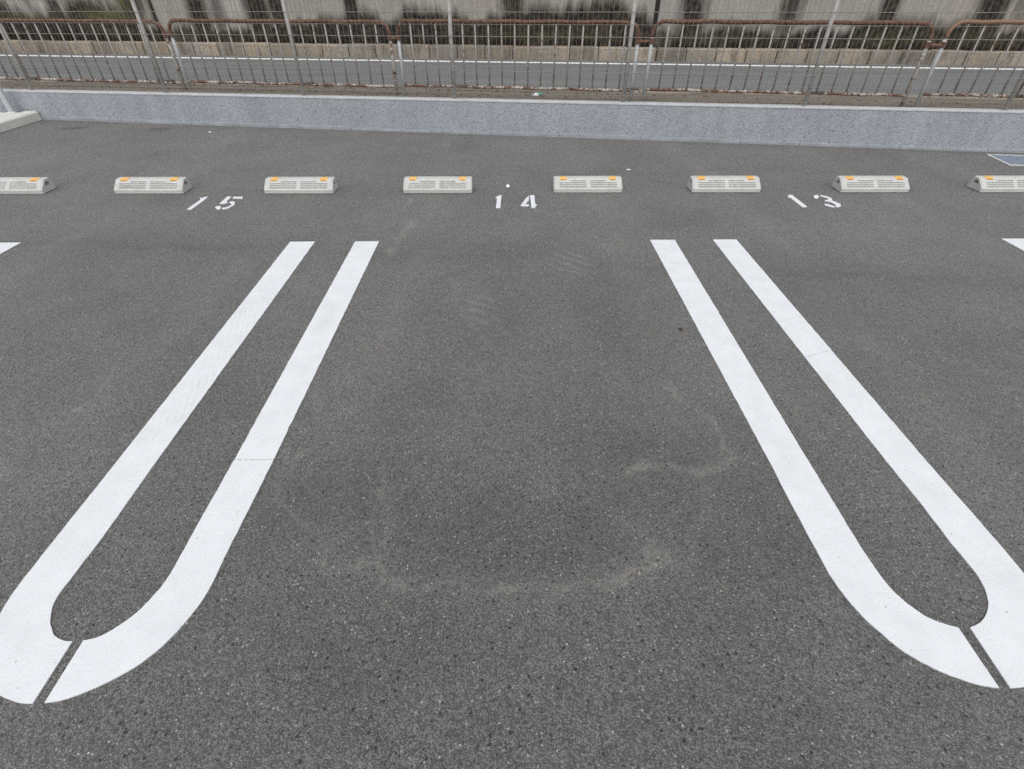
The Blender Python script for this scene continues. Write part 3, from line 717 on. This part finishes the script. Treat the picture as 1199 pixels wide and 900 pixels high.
NUM = {
 '15': [[[(-2.5653, 4.0547), (-2.5279, 4.0505), (-2.5238, 4.269), (-2.5312, 4.3442), (-2.5456, 4.3599), (-2.5615, 4.3248), (-2.5869, 4.318), (-2.5596, 4.2831), (-2.5642, 4.0712)]],
        [[(-2.3688, 4.354), (-2.3337, 4.3537), (-2.3237, 4.2263), (-2.3015, 4.2127), (-2.3164, 4.1821), (-2.3607, 4.1825)], [(-2.3141, 4.3492), (-2.2371, 4.3485), (-2.2223, 4.3035), (-2.3049, 4.3043)],
         [(-2.2921, 4.2126), (-2.2901, 4.2355), (-2.27, 4.238), (-2.2435, 4.2081), (-2.2288, 4.1614), (-2.2327, 4.1157), (-2.2439, 4.0772), (-2.263, 4.0582), (-2.2847, 4.0559), (-2.2972, 4.0866), (-2.2704, 4.0966), (-2.2567, 4.1289), (-2.2531, 4.1643), (-2.2653, 4.1909), (-2.2824, 4.1951)],
         [(-2.3615, 4.1039), (-2.3565, 4.1259), (-2.3329, 4.1296), (-2.3095, 4.097), (-2.2997, 4.0611), (-2.3076, 4.046), (-2.3382, 4.0691)]]],
 '14': [[[(-.0979, 4.064), (-.0622, 4.0637), (-.0591, 4.2219), (-.0556, 4.3683), (-.0763, 4.3614), (-.0951, 4.3261), (-.1095, 4.3262), (-.0931, 4.291), (-.095, 4.1684)]],
        [[(.1747, 4.3519), (.1738, 4.2539), (.1448, 4.153), (.1109, 4.1533), (.146, 4.2749)], [(.1041, 4.1428), (.17, 4.1422), (.1688, 4.1055), (.1033, 4.1035)],
         [(.1832, 4.359), (.2241, 4.3658), (.2206, 4.1523), (.2358, 4.1389), (.2342, 4.1232), (.2205, 4.1063), (.2177, 4.0637), (.1865, 4.0615), (.1877, 4.2196)]]],
 '13': [[[(2.3584, 4.3177), (2.3882, 4.353), (2.41, 4.3528), (2.4098, 4.0734), (2.401, 4.0593), (2.3672, 4.0609), (2.3659, 4.2852), (2.3507, 4.2966)]],
        [[(2.6187, 4.304), (2.605, 4.2817), (2.589, 4.2656), (2.5748, 4.2596), (2.566, 4.2653), (2.5651, 4.2813), (2.5722, 4.3034), (2.5857, 4.3259), (2.6019, 4.3428), (2.6165, 4.3495), (2.6256, 4.3441), (2.6267, 4.3281)],
         [(2.6392, 4.3364), (2.658, 4.3434), (2.6903, 4.3104), (2.7038, 4.2793), (2.6999, 4.2446), (2.68, 4.2077), (2.6976, 4.1724), (2.7073, 4.1362), (2.7021, 4.1033), (2.6785, 4.0709), (2.6481, 4.0519), (2.6395, 4.0713), (2.6582, 4.1037), (2.6608, 4.1366), (2.6528, 4.1768), (2.6373, 4.1932), (2.6158, 4.1974), (2.6248, 4.2178), (2.648, 4.2244), (2.67, 4.2448), (2.6717, 4.2726), (2.6471, 4.3009)],
         [(2.5785, 4.1308), (2.5984, 4.1332), (2.6212, 4.104), (2.6358, 4.0778), (2.6261, 4.0585), (2.6065, 4.0561), (2.5819, 4.0809), (2.5693, 4.1071)]]],
}
for nm, digits in NUM.items():
    cx = sum(p[0] for d in digits for q in d for p in q) / sum(len(q) for d in digits for q in d)
    root = empty('bay_number', (cx, 4.06, 0), f'white stencilled number {nm} painted on the asphalt between two wheel stops', 'bay number', 'painted bay numbers')
    for d in digits:
        b = MB()
        for q in d: b.slab(q, .0005, .004)
        b.build('digit', M['number'], root, Vector(root.location))

# ------------------------------------------------------------------ corner kerb, pole, cover, scraps
def K(t, n, z): return Vector((-6.025 + t, 6.40 + n, z))       # t to the right, n away from the camera
sl = empty('corner_kerb', K(0, 0, 0), 'pale concrete kerb edging a raised slab in the left corner by the wall', 'kerb')
cs = MB()
def kerb_block(n0, n1, endcap=False):
    pr = [(-.16, 0), (-.16, .105), (-.03, .105), (-.008, .088), (.006, 0)]
    vs = [K(t, n0 + .003, z) for t, z in pr] + [K(t - (.012 if endcap and z > .05 else 0), n1 - .003, z) for t, z in pr]
    m = len(pr); b = MB(); b.add(vs, [(i, (i + 1) % m, m + (i + 1) % m, m + i) for i in range(m)] + [tuple(range(m)), tuple(range(2 * m - 1, m - 1, -1))])
    return b
for i in range(7):
    n0 = .60 - .6 * i; n1 = n0 + .6
    if i == 0: n1 = .93
    kerb_block(n0, n1).build('kerb_block', M['slab'], sl, Vector(sl.location), bevel=.006)
b = MB(); b.box(K, -6.5, -.163, -3.2, .85, 0, .10); b.build('raised_paving', M['pave'], sl, Vector(sl.location))
pb = (-6.30, 7.25)
pl = empty('steel_pole', (*pb, .10), 'pale blue-grey steel pole standing on the raised slab at the left edge', 'pole')
b = MB(); b.tube([(*pb, .06), (*pb, 2.2)], .033, 16); o = b.build('pole_tube', M['silver'], pl, Vector(pl.location), smooth=False)
for q in o.data.polygons: q.use_smooth = len(q.vertices) == 4
b = MB(); b.tube([(*pb, .1005), (*pb, .108)], .042, 16); b.build('base_collar', M['silver'], pl, Vector(pl.location))
b = MB(); b.tube([(*pb, 2.2), (*pb, 2.222)], [.037, .02], 16); b.build('pole_cap', M['silver'], pl, Vector(pl.location))

C = frame(WALL_DEG, (4.976, 5.587, 0)); c0 = C(0, 0, 0)
mc = empty('utility_cover', c0, 'blue-grey utility cover in a pale metal frame set in the asphalt beside the wall', 'cover')
b = MB(); f_ = .020
b.box(C, 0, .62, -f_, 0, -.01, .006); b.box(C, 0, .62, -.40, -.40 + f_, -.01, .006); b.box(C, 0, f_, -.40 + f_, -f_, -.01, .006); b.box(C, .62 - f_, .62, -.40 + f_, -f_, -.01, .006)
b.build('cover_frame', M['cframe'], mc, c0)
b = MB(); b.box(C, f_ + .004, .616 - f_, -.396 + f_, -f_ - .004, -.01, .0035); b.build('cover_slab', M['cover'], mc, c0)

def crumple(name, loc, size, h, mat, label, cat, seed, nseg=9):
    rnd = random.Random(seed); vs = [(0, 0, h)]; n = nseg
    for rr, hh in ((.55, .8), (1.0, .15)):
        for j in range(n):
            a = 6.283 * j / n; k = rr * rnd.uniform(.7, 1.15)
            vs.append((size[0] * k * math.cos(a), size[1] * k * math.sin(a), h * hh * rnd.uniform(.4, 1.1)))
    for j in range(n):
        v_ = vs[1 + n + j]; vs.append((v_[0] * .9, v_[1] * .9, 0))
    fs = [(0, 1 + j, 1 + (j + 1) % n) for j in range(n)]
    for ring in (0, 1):
        b0 = 1 + ring * n
        fs += [(b0 + j, b0 + n + j, b0 + n + (j + 1) % n, b0 + (j + 1) % n) for j in range(n)]
    b = MB(); b.add([Vector(v) + Vector(loc) for v in vs], fs)
    return tag(b.build(name, mat, None, Vector(loc)), label, cat)
crumple('paper_scrap', (.0, 4.60, .001), (.018, .035), .022, M['white_scrap'], 'small crumpled white scrap on the asphalt above the number 14', 'litter', 3)
crumple('plastic_scrap', (1.16, 5.09, .001), (.025, .008), .006, M['white_scrap'], 'thin white sliver lying on the asphalt behind the wheel stops', 'litter', 4)
crumple('paper_scrap', (-3.55, 6.63, .001), (.022, .012), .008, M['white_scrap'], 'tiny white paper bit on the asphalt near the wall, right of two dark stains', 'litter', 8)
crumple('dry_leaf', (.907, 2.264, .001), (.014, .017), .009, M['leafm'], 'tiny dark dry leaf on the asphalt left of the right-hand bay line', 'leaf', 5)
wl = W(.22, 1.02, .252)
cw = crumple('wrapper', wl, (.05, .05), .03, M['white_scrap'], 'white and green wrapper lying on the verge behind the fence', 'litter', 6)
b = MB(); b.add([wl + Vector((.03, -.02, .006)), wl + Vector((.085, -.01, .006)), wl + Vector((.075, .05, .035)), wl + Vector((.03, .04, .03))], [(0, 1, 2, 3)])
b.build('wrapper_flap', M['green_scrap'], cw, wl)

# ------------------------------------------------------------------ camera
cam = bpy.data.cameras.new('camera'); co_ = bpy.data.objects.new('camera', cam); COL.objects.link(co_)
R = [[.9999692916729975, -.007823463405854818, -.0004573088024706],
     [-.005261229461309466, -.6269345582420646, -.7790541567480291],
     [.005808198994440176, .7790326393047756, -.6269564671668013]]
rgt, dwn, fwd = (Vector((R[0][0], R[0][1], R[0][2])), Vector(R[1]), Vector(R[2]))
mw = Matrix.Identity(4)
for i in range(3): mw[i][0] = rgt[i]; mw[i][1] = -dwn[i]; mw[i][2] = -fwd[i]
mw.translation = (0, 0, 1.4577)
co_.matrix_world = mw
cam.sensor_width = 36; cam.lens = 595.2 / 1199 * 36; cam.clip_start = .02; cam.clip_end = 600
scene.camera = co_

# ------------------------------------------------------------------ light: bright overcast
EL, AZ = math.radians(60), math.radians(182)      # AZ measured clockwise from +y: light from behind the camera
world = bpy.data.worlds.new('World'); scene.world = world; world.use_nodes = True
nt = world.node_tree; bg = nt.nodes['Background']
sky = nt.nodes.new('ShaderNodeTexSky'); sky.sky_type = 'NISHITA'; sky.sun_disc = False
sky.sun_elevation = EL; sky.sun_rotation = AZ; sky.air_density = 1.0; sky.dust_density = 4.0; sky.ozone_density = 1.0
hs_ = nt.nodes.new('ShaderNodeHueSaturation'); hs_.inputs['Saturation'].default_value = .28
nt.links.new(sky.outputs[0], hs_.inputs['Color']); nt.links.new(hs_.outputs[0], bg.inputs[0]); bg.inputs[1].default_value = .15
sun = bpy.data.lights.new('sun', 'SUN'); sun.energy = .6; sun.angle = math.radians(120); sun.color = (1, .975, .94)
so = bpy.data.objects.new('sun', sun); COL.objects.link(so)
d = Vector((math.sin(AZ) * math.cos(EL), math.cos(AZ) * math.cos(EL), math.sin(EL)))
so.rotation_euler = d.to_track_quat('Z', 'Y').to_euler(); so.location = (0, -5, 12)

scene.view_settings.view_transform = 'Standard'; scene.view_settings.look = 'None'
scene.view_settings.gamma = 1; scene.view_settings.exposure = .27
scene.render.filter_size = 1.1
scene.cycles.use_denoising = False
scene.cycles.max_bounces = 4; scene.cycles.diffuse_bounces = 3; scene.cycles.glossy_bounces = 2; scene.cycles.caustics_reflective = False
